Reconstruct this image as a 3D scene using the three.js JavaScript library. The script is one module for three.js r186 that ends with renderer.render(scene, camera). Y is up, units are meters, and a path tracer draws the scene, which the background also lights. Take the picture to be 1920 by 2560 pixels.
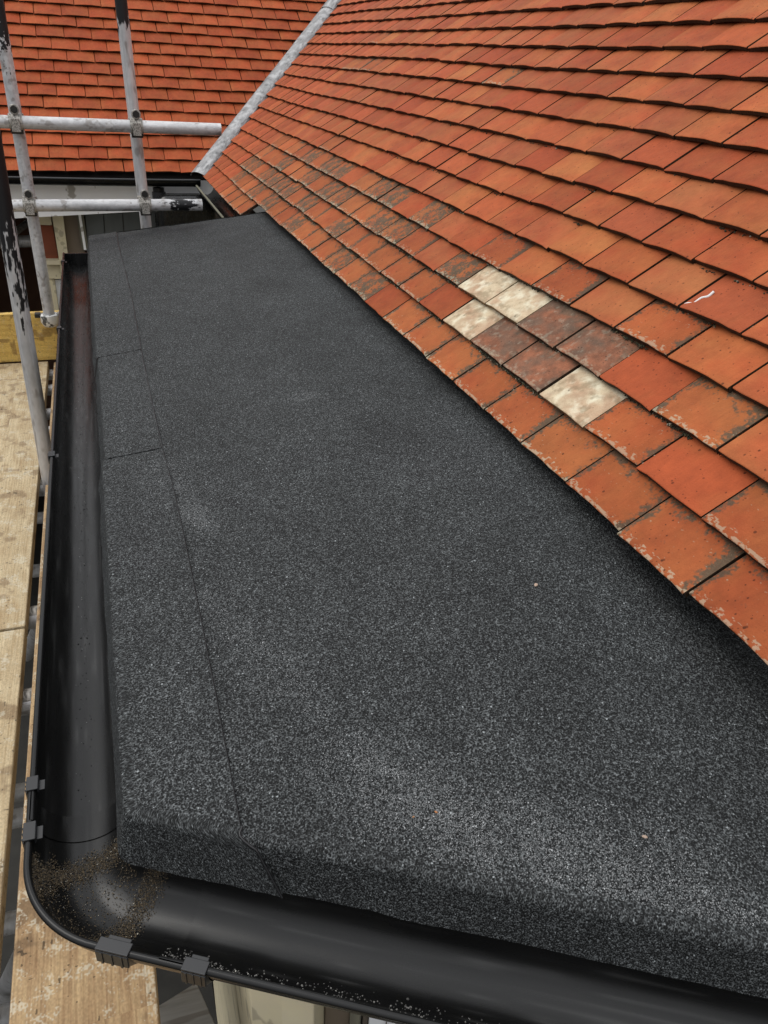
import * as THREE from 'three';
import { mergeGeometries } from 'three/addons/utils/BufferGeometryUtils.js';
import { RoundedBoxGeometry } from 'three/addons/geometries/RoundedBoxGeometry.js';

// ------------------------------------------------------------------ camera, sky, sun, exposure
const scene = new THREE.Scene();
const FPX = 1948, CX = 960, CY = 1280;                     // lens measured from the vanishing points, in photo pixels
const camera = new THREE.PerspectiveCamera(2 * Math.atan(1280 / FPX) * 180 / Math.PI, 0.75, 0.02, 400);
const rad = d => d * Math.PI / 180;
const YAW = rad(20.39), PITCH = rad(30.16), ROLL = rad(3.34);
const fwd = new THREE.Vector3(Math.sin(YAW) * Math.cos(PITCH), -Math.sin(PITCH), -Math.cos(YAW) * Math.cos(PITCH));
const rt0 = new THREE.Vector3(Math.cos(YAW), 0, Math.sin(YAW));
const up0 = new THREE.Vector3().crossVectors(rt0, fwd);
const rt = rt0.clone().multiplyScalar(Math.cos(ROLL)).addScaledVector(up0, Math.sin(ROLL));
const upv = new THREE.Vector3().crossVectors(rt, fwd);
camera.quaternion.setFromRotationMatrix(new THREE.Matrix4().makeBasis(rt, upv, fwd.clone().negate()));
camera.position.set(0, 0, 0);
scene.add(camera);

const renderer = new THREE.WebGLRenderer({ antialias: true });
renderer.setSize(768, 1024);
renderer.toneMapping = THREE.LinearToneMapping;
renderer.toneMappingExposure = 1.13;
renderer.outputColorSpace = THREE.SRGBColorSpace;
renderer.shadowMap.enabled = true;
renderer.shadowMap.type = THREE.PCFSoftShadowMap;

// seeded random and tileable value noise
function rng(seed) { let a = seed >>> 0; return () => { a |= 0; a = a + 0x6D2B79F5 | 0; let t = Math.imul(a ^ a >>> 15, 1 | a); t = t + Math.imul(t ^ t >>> 7, 61 | t) ^ t; return ((t ^ t >>> 14) >>> 0) / 4294967296; }; }
function hash(x, y, s) { let h = Math.imul(x, 374761393) + Math.imul(y, 668265263) + Math.imul(s, 2147483647 - 1274126177) | 0; h = Math.imul(h ^ h >>> 13, 1274126177); return ((h ^ h >>> 16) >>> 0) / 4294967296; }
const sm = t => t * t * (3 - 2 * t);
function vnoise(x, y, s, px = 1 << 20, py = 1 << 20) {
  const xi = Math.floor(x), yi = Math.floor(y), fx = sm(x - xi), fy = sm(y - yi);
  const m = (v, p) => ((v % p) + p) % p;
  const a = hash(m(xi, px), m(yi, py), s), b = hash(m(xi + 1, px), m(yi, py), s), c = hash(m(xi, px), m(yi + 1, py), s), d = hash(m(xi + 1, px), m(yi + 1, py), s);
  return a + (b - a) * fx + (c - a) * fy + (a - b - c + d) * fx * fy;
}
function fbm(x, y, s, o = 4) { let v = 0, a = 0.5, n = 0; for (let i = 0; i < o; i++) { v += a * vnoise(x, y, s + i * 17); n += a; x *= 2.03; y *= 2.03; a *= 0.5; } return v / n; }
const clamp = (v, a = 0, b = 1) => Math.min(b, Math.max(a, v));
const step = (a, b, v) => sm(clamp((v - a) / (b - a)));
const mix = (a, b, t) => a + (b - a) * t;
const lin2s = v => { v = clamp(v); return v <= 0.0031308 ? v * 12.92 : 1.055 * Math.pow(v, 1 / 2.4) - 0.055; };
function colourTexture(w, h, fn) {                          // fn(u, v, x, y) -> linear [r, g, b]
  const d = new Uint8Array(w * h * 4);
  for (let y = 0, i = 0; y < h; y++) for (let x = 0; x < w; x++, i += 4) {
    const c = fn(x / w, y / h, x, y);
    d[i] = lin2s(c[0]) * 255; d[i + 1] = lin2s(c[1]) * 255; d[i + 2] = lin2s(c[2]) * 255; d[i + 3] = 255;
  }
  const t = new THREE.DataTexture(d, w, h); t.colorSpace = THREE.SRGBColorSpace; t.wrapS = t.wrapT = THREE.RepeatWrapping;
  t.magFilter = THREE.LinearFilter; t.minFilter = THREE.LinearMipmapLinearFilter; t.generateMipmaps = true; t.needsUpdate = true; return t;
}
function dataTexture(w, h, fn) {                            // fn -> grey 0..1, non colour
  const d = new Uint8Array(w * h * 4);
  for (let y = 0, i = 0; y < h; y++) for (let x = 0; x < w; x++, i += 4) { const c = clamp(fn(x / w, y / h, x, y)) * 255; d[i] = d[i + 1] = d[i + 2] = c; d[i + 3] = 255; }
  const t = new THREE.DataTexture(d, w, h); t.wrapS = t.wrapT = THREE.RepeatWrapping; t.magFilter = THREE.LinearFilter; t.minFilter = THREE.LinearMipmapLinearFilter; t.generateMipmaps = true; t.needsUpdate = true; return t;
}

// overcast sky: brighter overhead, soft cloud, nothing else
{
  const W = 256, H = 128, d = new Float32Array(W * H * 4);
  for (let y = 0; y < H; y++) for (let x = 0; x < W; x++) {
    const el = ((y + 0.5) / H - 0.5) * Math.PI, i = (y * W + x) * 4, s = Math.max(0, Math.sin(el));
    let c = 0.46 + 0.92 * s;
    c *= 0.88 + 0.24 * vnoise(x / W * 12, y / H * 9, 5, 12) * 0.6 + 0.24 * vnoise(x / W * 30, y / H * 20, 6, 30) * 0.4;
    if (el < 0) c *= 0.35;
    d[i] = c * 0.985; d[i + 1] = c; d[i + 2] = c * 1.03; d[i + 3] = 1;
  }
  const t = new THREE.DataTexture(d, W, H, THREE.RGBAFormat, THREE.FloatType);
  t.mapping = THREE.EquirectangularReflectionMapping; t.magFilter = THREE.LinearFilter; t.minFilter = THREE.LinearFilter; t.wrapS = THREE.RepeatWrapping; t.needsUpdate = true;
  scene.background = t; scene.environment = t;
}
const sun = new THREE.DirectionalLight(new THREE.Color(1.0, 0.965, 0.91), 1.0);
sun.position.set(-3.6, 7, -5.2); sun.target.position.set(0.2, -1, -2.5);
sun.castShadow = true; sun.shadow.radius = 60; sun.shadow.mapSize.set(2048, 2048);
Object.assign(sun.shadow.camera, { left: -5, right: 5, top: 5, bottom: -5, near: 0.5, far: 20 });
scene.add(sun, sun.target);

// ------------------------------------------------------------------ helpers
const V = (x, y, z) => new THREE.Vector3(x, y, z);
// a photo pixel is a direction; its distance comes from the plane it lies on
function rayOf(px, py) { return rt.clone().multiplyScalar((px - CX) / FPX).addScaledVector(upv, -(py - CY) / FPX).add(fwd); }
function hit(px, py, axis, val) { const d = rayOf(px, py); return d.multiplyScalar(val / d[axis]); }
function toPixel(p) { const z = p.dot(fwd); return [CX + p.dot(rt) / z * FPX, CY - p.dot(upv) / z * FPX, z]; }
const taken = {};
function numbered(n) { if (!(n in taken)) { taken[n] = 0; return n; } taken[n]++; return n + '_' + String(taken[n]).padStart(3, '0'); }
function tag(o, label, category, group, kind) { if (label) o.userData.label = label; if (category) o.userData.category = category; if (group) o.userData.group = group; if (kind) o.userData.kind = kind; return o; }
function shade(o) { o.traverse(m => { if (m.isMesh) { m.castShadow = true; m.receiveShadow = true; } }); return o; }
function thing(name, label, category, pos = [0, 0, 0], group) { const g = new THREE.Group(); g.name = numbered(name); g.position.set(...pos); scene.add(g); return tag(g, label, category, group); }
function part(name, geo, mat, parent) { const m = new THREE.Mesh(geo, mat); m.name = name; m.castShadow = m.receiveShadow = true; parent.add(m); return m; }
function solo(name, geo, mat, label, category, group) { const m = new THREE.Mesh(geo, mat); m.name = numbered(name); m.castShadow = m.receiveShadow = true; scene.add(m); return tag(m, label, category, group); }
function box(w, h, d, x = 0, y = 0, z = 0, r = 0.004) { const g = r > 0 ? new RoundedBoxGeometry(w, h, d, 2, Math.min(r, w / 2.2, h / 2.2, d / 2.2)) : new THREE.BoxGeometry(w, h, d); g.translate(x, y, z); return g; }
function metreUV(g, s = 1) {                                 // box projection in metres
  const p = g.attributes.position, n = g.attributes.normal, uv = new Float32Array(p.count * 2);
  for (let i = 0; i < p.count; i++) {
    const ax = Math.abs(n.getX(i)), ay = Math.abs(n.getY(i)), az = Math.abs(n.getZ(i));
    let u, v; if (ay >= ax && ay >= az) { u = p.getX(i); v = p.getZ(i); } else if (ax >= az) { u = p.getY(i); v = p.getZ(i); } else { u = p.getX(i); v = p.getY(i); }
    uv[i * 2] = u * s; uv[i * 2 + 1] = v * s;
  }
  g.setAttribute('uv', new THREE.BufferAttribute(uv, 2)); return g;
}
function gridGeo(nu, nv, fn, colourFn) {                     // fn(i, j) -> {p, n?, uv}
  const pos = [], uv = [], idx = [], col = [];
  for (let j = 0; j <= nv; j++) for (let i = 0; i <= nu; i++) { const q = fn(i / nu, j / nv, i, j); pos.push(q.p.x, q.p.y, q.p.z); uv.push(q.uv[0], q.uv[1]); if (colourFn) col.push(...colourFn(q.p)); }
  for (let j = 0; j < nv; j++) for (let i = 0; i < nu; i++) { const a = j * (nu + 1) + i, b = a + 1, c = a + nu + 1, d = c + 1; idx.push(a, c, b, b, c, d); }
  const g = new THREE.BufferGeometry();
  g.setAttribute('position', new THREE.Float32BufferAttribute(pos, 3)); g.setAttribute('uv', new THREE.Float32BufferAttribute(uv, 2));
  if (colourFn) g.setAttribute('color', new THREE.Float32BufferAttribute(col, 3));
  g.setIndex(idx); g.computeVertexNormals(); return g;
}
function prism(pts, z0, z1) {                                // outline in x,y, extruded in z
  const s = new THREE.Shape(pts.map(p => new THREE.Vector2(p[0], p[1])));
  const g = new THREE.ExtrudeGeometry(s, { depth: z1 - z0, bevelEnabled: false }); g.translate(0, 0, z0); return g;
}
const std = o => new THREE.MeshStandardMaterial(o);
const rgb = (r, g, b) => new THREE.Color().setRGB(r, g, b);

// ------------------------------------------------------------------ materials
// mineral felt: crushed slate granules
const GR = 2048, FELT_M = 1.22;
const felt = (() => {
  const r = rng(77), N = GR * GR, a = new Float32Array(N), bigs = new Uint8Array(N);
  for (let i = 0; i < N; i++) a[i] = r();
  const val = new Float32Array(N);
  for (let y = 0; y < GR; y++) for (let x = 0; x < GR; x++) {
    let s = 0; for (let j = -1; j <= 1; j++) for (let i = -1; i <= 1; i++) s += a[((y + j) & (GR - 1)) * GR + ((x + i) & (GR - 1))] * (i && j ? 0.5 : 1);
    val[y * GR + x] = s / 7;
  }
  const flake = new Float32Array(N);
  for (let k = 0; k < 60000; k++) {                           // bright and dark flakes 1 to 2 mm
    const x = r() * GR | 0, y = r() * GR | 0, v = r() < 0.55 ? 0.35 + r() * 0.65 : -0.4 - r() * 0.6, w = 2 + (r() * 3 | 0), h = 2 + (r() * 3 | 0);
    for (let j = 0; j < h; j++) for (let i = 0; i < w; i++) flake[((y + j) & (GR - 1)) * GR + ((x + i) & (GR - 1))] = v;
  }
  const g = (x, y) => { const i = y * GR + x; return clamp(0.5 + (val[i] - 0.5) * 2.4 + flake[i] * 0.34); };
  const fold = (u, v) => 0.6 * vnoise(u * 7, v * 7, 641, 7, 7) + 0.4 * vnoise(u * 31, v * 31, 642, 31, 31);
  const map = colourTexture(GR, GR, (u, v, x, y) => {
    const t = g(x, y), f = flake[y * GR + x]; let c = 0.005 + 0.150 * Math.pow(t, 2.6); if (f > 0.97) c += 0.2; c *= 0.72 + 0.55 * fold(u, v);
    return [c * 0.93, c * 1.0, c * 1.02];
  });
  const bump = dataTexture(GR, GR, (u, v, x, y) => g(x, y));
  return new THREE.MeshPhysicalMaterial({ map, bumpMap: bump, bumpScale: 0.0022, roughness: 0.8, specularIntensity: 0.5 });
})();
felt.map.repeat.set(1 / FELT_M, 1 / FELT_M); felt.bumpMap.repeat.set(1 / FELT_M, 1 / FELT_M);

// black PVC of the gutters, with faint scuffs and dust
const dustMap = colourTexture(512, 512, (u, v) => {
  const n = fbm(u * 9, v * 9, 31), s = Math.pow(vnoise(u * 180, v * 14, 32), 8) * 0.02, c = 0.004 + 0.006 * n * n + s * 1.3; return [c, c * 1.0, c * 0.98];
});
const pvc = new THREE.MeshPhysicalMaterial({ map: dustMap, roughness: 0.3, specularIntensity: 0.66, roughnessMap: dataTexture(512, 512, (u, v) => 0.78 + 0.22 * step(0.3, 0.7, 0.6 * fbm(u * 30, v * 9, 8) + 0.4 * vnoise(u * 220, v * 20, 9, 220, 20))) });
const pvcRib = std({ color: rgb(0.013, 0.0135, 0.015), roughness: 0.4 });

// galvanised scaffold tube; optional flaked black paint, where[0..1] along the tube
function tubeMat(seed, paint) {
  const map = colourTexture(96, 1024, (u, v) => {
    const pn = (p, q, k) => (0.5 * vnoise(u * p, v * q, seed + k, p) + 0.3 * vnoise(u * p * 2, v * q * 2, seed + k + 40, p * 2) + 0.2 * vnoise(u * p * 4, v * q * 4, seed + k + 80, p * 4));
    const n = pn(4, 16, 0), m = pn(14, 190, 3), st = Math.pow(vnoise(u * 24, v * 7, seed + 9, 24), 5);
    let c = 0.50 + 0.24 * (n - 0.5) + 0.16 * (m - 0.5) + 0.14 * st; let col = [c, c * 1.0, c * 1.01];
    const rust = step(0.60, 0.72, pn(6, 60, 5)) * 0.5; col = [mix(col[0], 0.15, rust), mix(col[1], 0.12, rust), mix(col[2], 0.095, rust)];
    const cem = step(0.56, 0.70, pn(7, 50, 15)) * 0.5; col = col.map(k => mix(k, 0.66, cem));
    if (paint) { const edge = (paint.length > 2 ? 1 - Math.abs(v - paint[0]) / paint[1] * 0.5 : (v - paint[0]) / (paint[1] - paint[0])) + (pn(6, 34, 7) - 0.5) * 0.8 + (pn(20, 150, 8) - 0.5) * 1.3; const p = step(0.47, 0.53, edge); col = [mix(col[0], 0.012, p), mix(col[1], 0.012, p), mix(col[2], 0.013, p)]; }
    return col;
  });
  const bump = dataTexture(96, 1024, (u, v) => fbm(u * 22, v * 240, seed + 2));
  return std({ map, bumpMap: bump, bumpScale: 0.0006, roughness: 0.5, metalness: 0.4 });
}
const galv = [tubeMat(11), tubeMat(12), tubeMat(13)];
const couplerMat = std({ map: colourTexture(128, 128, (u, v) => { const n = fbm(u * 8, v * 8, 41), d = step(0.5, 0.6, fbm(u * 14, v * 14, 42)); const c = mix(0.40, 0.18, d) + 0.15 * (n - 0.5); return [c, c * 0.95, c * 0.86]; }), roughness: 0.55, metalness: 0.4 });
const darkSteel = std({ color: rgb(0.03, 0.029, 0.027), roughness: 0.5, metalness: 0.5 });

// timber of the scaffold boards; grain runs along the second coordinate
function woodMat(seed, c0, c1, dark, splat) {
  const map = colourTexture(512, 1024, (u, v) => {
    const w = (fbm(u * 3, v * 2, seed) - 0.5) * 1.2;
    const ring = 0.5 + 0.5 * Math.sin((u * 26 + w * 9 + fbm(u * 5, v * 1.2, seed + 1) * 7) * 2.2), fine = vnoise(u * 190, v * 14, seed + 2), blot = fbm(u * 6, v * 12, seed + 3);
    let t = clamp(0.3 * ring + 0.5 * fine + 0.6 * (blot - 0.25)); let c = [0, 1, 2].map(k => mix(c1[k], c0[k], t));
    const st = step(0.56, 0.68, fbm(u * 8, v * 16, seed + 4)) * 0.6; c = c.map((k, i) => mix(k, dark[i], st)); c = c.map(k => k * (0.82 + 0.36 * vnoise(u * 220, v * 300, seed + 12)));
    const sp = step(0.60, 0.72, fbm(u * 16, v * 32, seed + 5) * 0.7 + 0.3 * vnoise(u * 160, v * 320, seed + 11)) * splat; c = c.map((k, i) => mix(k, [0.62, 0.58, 0.46][i], sp));
    if (vnoise(u * 70, v * 140, seed + 6) > 0.93) c = c.map(k => k * 0.35);
    return c;
  });
  const bump = dataTexture(512, 1024, (u, v) => 0.6 * vnoise(u * 190, v * 12, seed + 2) + 0.4 * fbm(u * 40, v * 60, seed + 8));
  return std({ map, bumpMap: bump, bumpScale: 0.0012, roughness: 0.85 });
}
const boardMat = woodMat(101, [0.57, 0.465, 0.295], [0.36, 0.255, 0.135], [0.20, 0.13, 0.07], 0.5);
const boardMat2 = woodMat(131, [0.46, 0.32, 0.17], [0.25, 0.145, 0.07], [0.12, 0.07, 0.035], 0.55);
const toeMat = woodMat(161, [0.72, 0.50, 0.14], [0.48, 0.29, 0.065], [0.16, 0.085, 0.03], 0.15);
for (const m of [boardMat, boardMat2, toeMat]) { m.map.repeat.set(2.2, 1.1); m.bumpMap.repeat.set(2.2, 1.1); }

// painted render and joinery
const cream = std({ map: colourTexture(512, 512, (u, v) => { const n = fbm(u * 6, v * 6, 51), m = fbm(u * 40, v * 40, 52), d = step(0.66, 0.72, fbm(u * 22, v * 18, 53)) * 0.5; return [mix(0.60 + 0.10 * (n - 0.5) + 0.06 * (m - 0.5), 0.2, d), mix(0.53 + 0.10 * (n - 0.5) + 0.06 * (m - 0.5), 0.17, d), mix(0.36 + 0.09 * (n - 0.5), 0.12, d)]; }), roughness: 0.9 });
const whitePaint = std({ map: colourTexture(512, 256, (u, v) => { const n = fbm(u * 8, v * 5, 61), d = step(0.68, 0.74, fbm(u * 16, v * 12, 62)); const c = 0.86 + 0.04 * (n - 0.5); return [mix(c, 0.2, d * 0.7), mix(c, 0.17, d * 0.7), mix(c * 0.985, 0.12, d * 0.7)]; }), roughness: 0.55 });
const upvc = std({ color: rgb(0.76, 0.77, 0.78), roughness: 0.35 });
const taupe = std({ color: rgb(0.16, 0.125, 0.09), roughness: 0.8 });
const greyPanel = std({ map: colourTexture(128, 256, (u, v) => { const c = 0.105 + 0.04 * (fbm(u * 30, v * 4, 71) - 0.5); return [c * 0.93, c, c * 0.97]; }), roughness: 0.7 });
const brickRed = std({ map: colourTexture(256, 256, (u, v) => { const n = fbm(u * 12, v * 12, 81); return [0.20 + 0.1 * (n - 0.5), 0.045 + 0.02 * n, 0.02 + 0.01 * n]; }), roughness: 0.9 });
const houseBrick = std({ map: colourTexture(256, 256, (u, v) => { const n = fbm(u * 12, v * 12, 85); return [0.27 + 0.1 * (n - 0.5), 0.15 + 0.05 * (n - 0.5), 0.10 + 0.03 * (n - 0.5)]; }), roughness: 0.9 });
const glass = new THREE.MeshPhysicalMaterial({ color: rgb(0.02, 0.024, 0.027), roughness: 0.06, specularIntensity: 1 });
const darkTimber = std({ color: rgb(0.10, 0.08, 0.058), roughness: 0.8 });
const oldTimber = std({ map: colourTexture(128, 256, (u, v) => { const n = fbm(u * 30, v * 5, 91); return [0.10 + 0.08 * n, 0.095 + 0.075 * n, 0.07 + 0.05 * n]; }), roughness: 0.9 });
const underlayMat = std({ color: rgb(0.02, 0.018, 0.016), roughness: 0.95 });
const lead = std({ map: colourTexture(256, 1024, (u, v) => { const n = fbm(u * 5 + v * 8, v * 30, 201), w = step(0.42, 0.75, fbm(u * 6, v * 60, 202, 5)), d = step(0.55, 0.8, fbm(u * 7 + 30, v * 80, 203, 5)); let c = 0.26 + 0.2 * (n - 0.5); c = mix(c, 0.5, w * 0.6); c = mix(c, 0.09, d * 0.6); return [c, c * 1.01, c * 1.02]; }), bumpMap: dataTexture(256, 512, (u, v) => fbm(u * 8, v * 40, 204)), bumpScale: 0.008, roughness: 0.6, metalness: 0.25 });
const groundMat = std({ map: colourTexture(512, 512, (u, v) => { const n = fbm(u * 24, v * 24, 301), c = 0.03 + 0.02 * (n - 0.5); return [c, c * 0.96, c * 0.85]; }), roughness: 0.95 });

// clay tiles; texture runs over the visible face: u across, v up from the lower edge
function clayTexture(seed, kind) {
  const r = rng(seed * 131 + 7), pits = [];
  const np = kind === 'cream' ? 10 : 26 + r() * 34 | 0;
  for (let i = 0; i < np; i++) pits.push([r(), r(), 0.003 + r() * r() * 0.013, r()]);
  const W = 288, H = 208, pitMap = new Float32Array(W * H);
  for (const [pu, pv, pr, k] of pits) for (let y = Math.max(0, (pv - pr * 1.6) * H | 0); y < Math.min(H, (pv + pr * 1.6) * H + 1); y++) for (let x = Math.max(0, (pu - pr) * W | 0); x < Math.min(W, (pu + pr) * W + 1); x++) {
    const d = Math.hypot(x / W - pu, (y / H - pv) / 1.6); if (d < pr) pitMap[y * W + x] = Math.max(pitMap[y * W + x], k < 0.82 ? 0.6 + 0.4 * k : -0.8);
  }
  const hue = (r() - 0.5), val = 0.9 + r() * 0.2, off = r() * 90;
  return colourTexture(W, H, (u, v, x, y) => {
    const lo = fbm(u * 3 + off, v * 2.2 + off, seed), md = fbm(u * 11 + off, v * 8, seed + 1), st = fbm(u * 42 + off, v * 5 + off, seed + 2), gr = vnoise(u * 150, v * 110, seed + 3);
    const k = val * (0.72 + 0.5 * lo * 0.7 + 0.22 * (md - 0.3) + 0.16 * (st - 0.5) + 0.10 * (gr - 0.5));
    const yel = clamp((kind === 'moss' || kind === 'lichen' ? 0.75 : 0.35) + hue * 0.6 + 1.3 * (fbm(u * 2.3 + 40 + off, v * 2 + off, seed + 4) - 0.5));
    let c = [k * mix(0.385, 0.395, yel), k * mix(0.077, 0.118, yel), k * mix(0.026, 0.038, yel)];
    if (kind === 'cream') { const t = step(0.2, 0.7, fbm(u * 4 + off, v * 3.2 + off, seed + 5) * 0.75 + 0.25 * md + 0.1 * (0.5 - Math.abs(u - 0.5))); const w = step(0.45, 0.8, fbm(u * 7, v * 5 + off, seed + 6, 5)); c = [mix(0.48, 0.57, t), mix(0.30, 0.45, t), mix(0.20, 0.32, t)].map(q => q * (0.82 + 0.36 * md) * (0.9 + 0.2 * gr)); c = c.map((q, i) => mix(q, [0.78, 0.72, 0.58][i], w * 0.7)); const dt = step(0.5, 0.75, fbm(u * 9 + off, v * 7, seed + 12, 5)); c = c.map((q, i) => mix(q, [0.26, 0.19, 0.12][i], dt * 0.6)); }
    if (kind === 'brown') { const t = step(0.25, 0.75, fbm(u * 3.4 + off, v * 3 + off, seed + 5)); c = [mix(k * 0.27, 0.145, t), mix(k * 0.10, 0.085, t), mix(k * 0.055, 0.06, t)].map(q => q * (0.7 + 0.6 * md) * (0.85 + 0.3 * gr)); const w = step(0.58, 0.8, fbm(u * 14 + off, v * 9, seed + 6)); c = c.map((q, i) => mix(q, [0.40, 0.34, 0.27][i], w * 0.3)); }
    if (kind === 'moss' || kind === 'lichen' || kind === 'brown') {   // lichen: ragged grey green and black crusts, and a chalky lower edge
      const e = Math.max(step(0.45, 1.0, v), 0.9 * step(0.7, 1, Math.abs(u - 0.5) * 2), kind === 'lichen' ? 0.75 : 0);
      const ln = 0.55 * fbm(u * 6 + off, v * 5 + off, seed + 7, 4) + 0.45 * fbm(u * 40 + off, v * 26, seed + 10, 3), cr = step(0.42, 0.62, ln * (0.62 + 0.56 * e));
      const cc = mix(0.035, 0.10, gr * 0.6 + md * 0.4); c = c.map((q, i) => mix(q, cc * [1.1, 1, 0.7][i], cr * (kind === 'brown' ? 0.4 : 0.85)));
      const ch = step(0.5, 0.6, fbm(u * 24 + off, v * 22, seed + 8) * (v < 0.07 ? 1.1 : v < 0.13 ? 0.85 : 0.66)) * (kind === 'brown' ? 0.5 : 1); c = c.map((q, i) => mix(q, [0.50, 0.46, 0.35][i], ch * 0.5));
    }
    if (v > 0.955) { const q = 0.4 + 0.9 * gr; c = kind === 'cream' ? [0.30 * q, 0.19 * q, 0.10 * q] : [0.052 * q, 0.030 * q, 0.018 * q]; }  // lower edge and sides coloured dark: grime, with course shade put in too
    const p = pitMap[y * W + x]; if (p > 0) c = c.map(q => q * (1 - 0.75 * p)); else if (p < 0) c = c.map((q, i) => mix(q, [0.66, 0.58, 0.48][i], 0.6));
    return c;
  });
}
const clayBump = dataTexture(256, 256, (u, v) => 0.5 * fbm(u * 18, v * 12, 401) + 0.35 * vnoise(u * 90, v * 60, 402, 90, 60) + 0.15 * vnoise(u * 60, v * 6, 403, 60, 6));
const clay = { red: [], clean: [], moss: [], lichen: [], cream: [], brown: [] };
const tints = [[0.93, 0.95, 0.9], [0.84, 0.78, 0.72], [0.98, 1.1, 1.02], [0.9, 1.0, 1.05]], redTints = [[0.9, 0.82, 0.74], [0.8, 0.66, 0.58], [0.96, 0.92, 0.84], [0.84, 0.78, 0.72]];
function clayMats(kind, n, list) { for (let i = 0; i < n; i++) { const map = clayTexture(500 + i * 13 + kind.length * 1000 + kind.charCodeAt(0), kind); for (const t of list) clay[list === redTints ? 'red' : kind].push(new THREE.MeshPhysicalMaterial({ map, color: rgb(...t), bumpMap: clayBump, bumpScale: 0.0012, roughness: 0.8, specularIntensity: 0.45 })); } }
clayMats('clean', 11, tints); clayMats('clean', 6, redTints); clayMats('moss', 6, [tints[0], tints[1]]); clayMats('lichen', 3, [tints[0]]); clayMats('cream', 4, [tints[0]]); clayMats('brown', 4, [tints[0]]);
const clayRest = new THREE.MeshPhysicalMaterial({ map: clay.clean[0].map, vertexColors: true, bumpMap: clayBump, bumpScale: 0.0012, roughness: 0.8, specularIntensity: 0.45 });

// ------------------------------------------------------------------ ground
{
  const g = new THREE.PlaneGeometry(240, 240); g.rotateX(-Math.PI / 2); g.translate(0, -4.2, 0); metreUV(g, 0.5);
  const m = new THREE.Mesh(g, groundMat); m.name = 'ground'; m.receiveShadow = true; m.userData.kind = 'structure'; scene.add(m);
}

// ------------------------------------------------------------------ tiled roofs
const GAUGE = 0.095, TW = 0.165, ALPHA = rad(40.7), BETA = rad(31.4);
const EX = 0.707, EY = -0.6155, EZ = -1.674;                 // main eave and one of its joints
const BY = -0.6655, BZ = -5.30, BX0 = -0.479;                // rear eave and one of its joints
const TLEN = 0.2, TTH = 0.0118;
function tileGeo(seed) {
  const r = rng(seed * 977 + 3), hw = 0.0808 - r() * 0.0012, camber = 0.0016 + r() * 0.0022, twist = (r() - 0.5) * 0.0025;
  const nu = 6, zs = [0, -0.05, -0.1, -TLEN], edge = []; for (let i = 0; i <= nu; i++) edge.push((r() - 0.5) * 0.0022 * (i === 0 || i === nu ? 1.5 : 1));
  const pos = [], uv = [], idx = [];
  const top = (i, z) => { const u = i / nu * 2 - 1; return V(u * hw, camber * (1 - u * u) + twist * u * (1 + z / TLEN) - 0.0008 * Math.abs(u) ** 8, z); };
  const push = (p, u, v) => { pos.push(p.x, p.y, p.z); uv.push(u, v); return pos.length / 3 - 1; };
  const rows = [];
  zs.forEach((z, j) => { const row = []; for (let i = 0; i <= nu; i++) { const p = top(i, z); if (j === 0) { p.z = edge[i] - 0.0014; } row.push(push(p, i / nu, Math.min(0.95, -p.z / 0.112 + 0.012))); } rows.push(row); });
  for (let j = 0; j < zs.length - 1; j++) for (let i = 0; i < nu; i++) { const a = rows[j][i], b = rows[j][i + 1], c = rows[j + 1][i], d = rows[j + 1][i + 1]; idx.push(a, b, c, b, d, c); }
  // rounded nose, then the lower edge
  const nose = [], foot = [], base = [];
  for (let i = 0; i <= nu; i++) {
    const p = top(i, 0);
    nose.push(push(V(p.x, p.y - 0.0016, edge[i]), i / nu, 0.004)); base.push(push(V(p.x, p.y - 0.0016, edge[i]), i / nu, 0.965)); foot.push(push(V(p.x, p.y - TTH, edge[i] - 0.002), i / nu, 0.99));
  }
  for (let i = 0; i < nu; i++) { idx.push(nose[i], nose[i + 1], rows[0][i], nose[i + 1], rows[0][i + 1], rows[0][i]); idx.push(foot[i], foot[i + 1], base[i], foot[i + 1], base[i + 1], base[i]); }
  for (const i of [0, nu]) {                                   // sides
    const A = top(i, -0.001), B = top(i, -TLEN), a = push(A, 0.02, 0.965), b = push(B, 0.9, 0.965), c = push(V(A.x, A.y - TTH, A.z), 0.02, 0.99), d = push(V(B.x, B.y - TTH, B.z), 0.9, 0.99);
    if (i) idx.push(a, c, b, b, c, d); else idx.push(a, b, c, b, d, c);
  }
  const g = new THREE.BufferGeometry(); g.setAttribute('position', new THREE.Float32BufferAttribute(pos, 3)); g.setAttribute('uv', new THREE.Float32BufferAttribute(uv, 2)); g.setIndex(idx); g.computeVertexNormals(); return g;
}
const tileGeos = []; for (let i = 0; i < 14; i++) tileGeos.push(tileGeo(i));
const mainBasis = new THREE.Matrix4().makeBasis(V(0, 0, 1), V(-Math.sin(BETA), Math.cos(BETA), 0), V(-Math.cos(BETA), -Math.sin(BETA), 0));
const rearBasis = new THREE.Matrix4().makeBasis(V(1, 0, 0), V(0, Math.cos(BETA), Math.sin(BETA)), V(0, -Math.sin(BETA), Math.cos(BETA)));
const Q_main = new THREE.Quaternion().setFromRotationMatrix(mainBasis), Q_rear = new THREE.Quaternion().setFromRotationMatrix(rearBasis);
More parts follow.
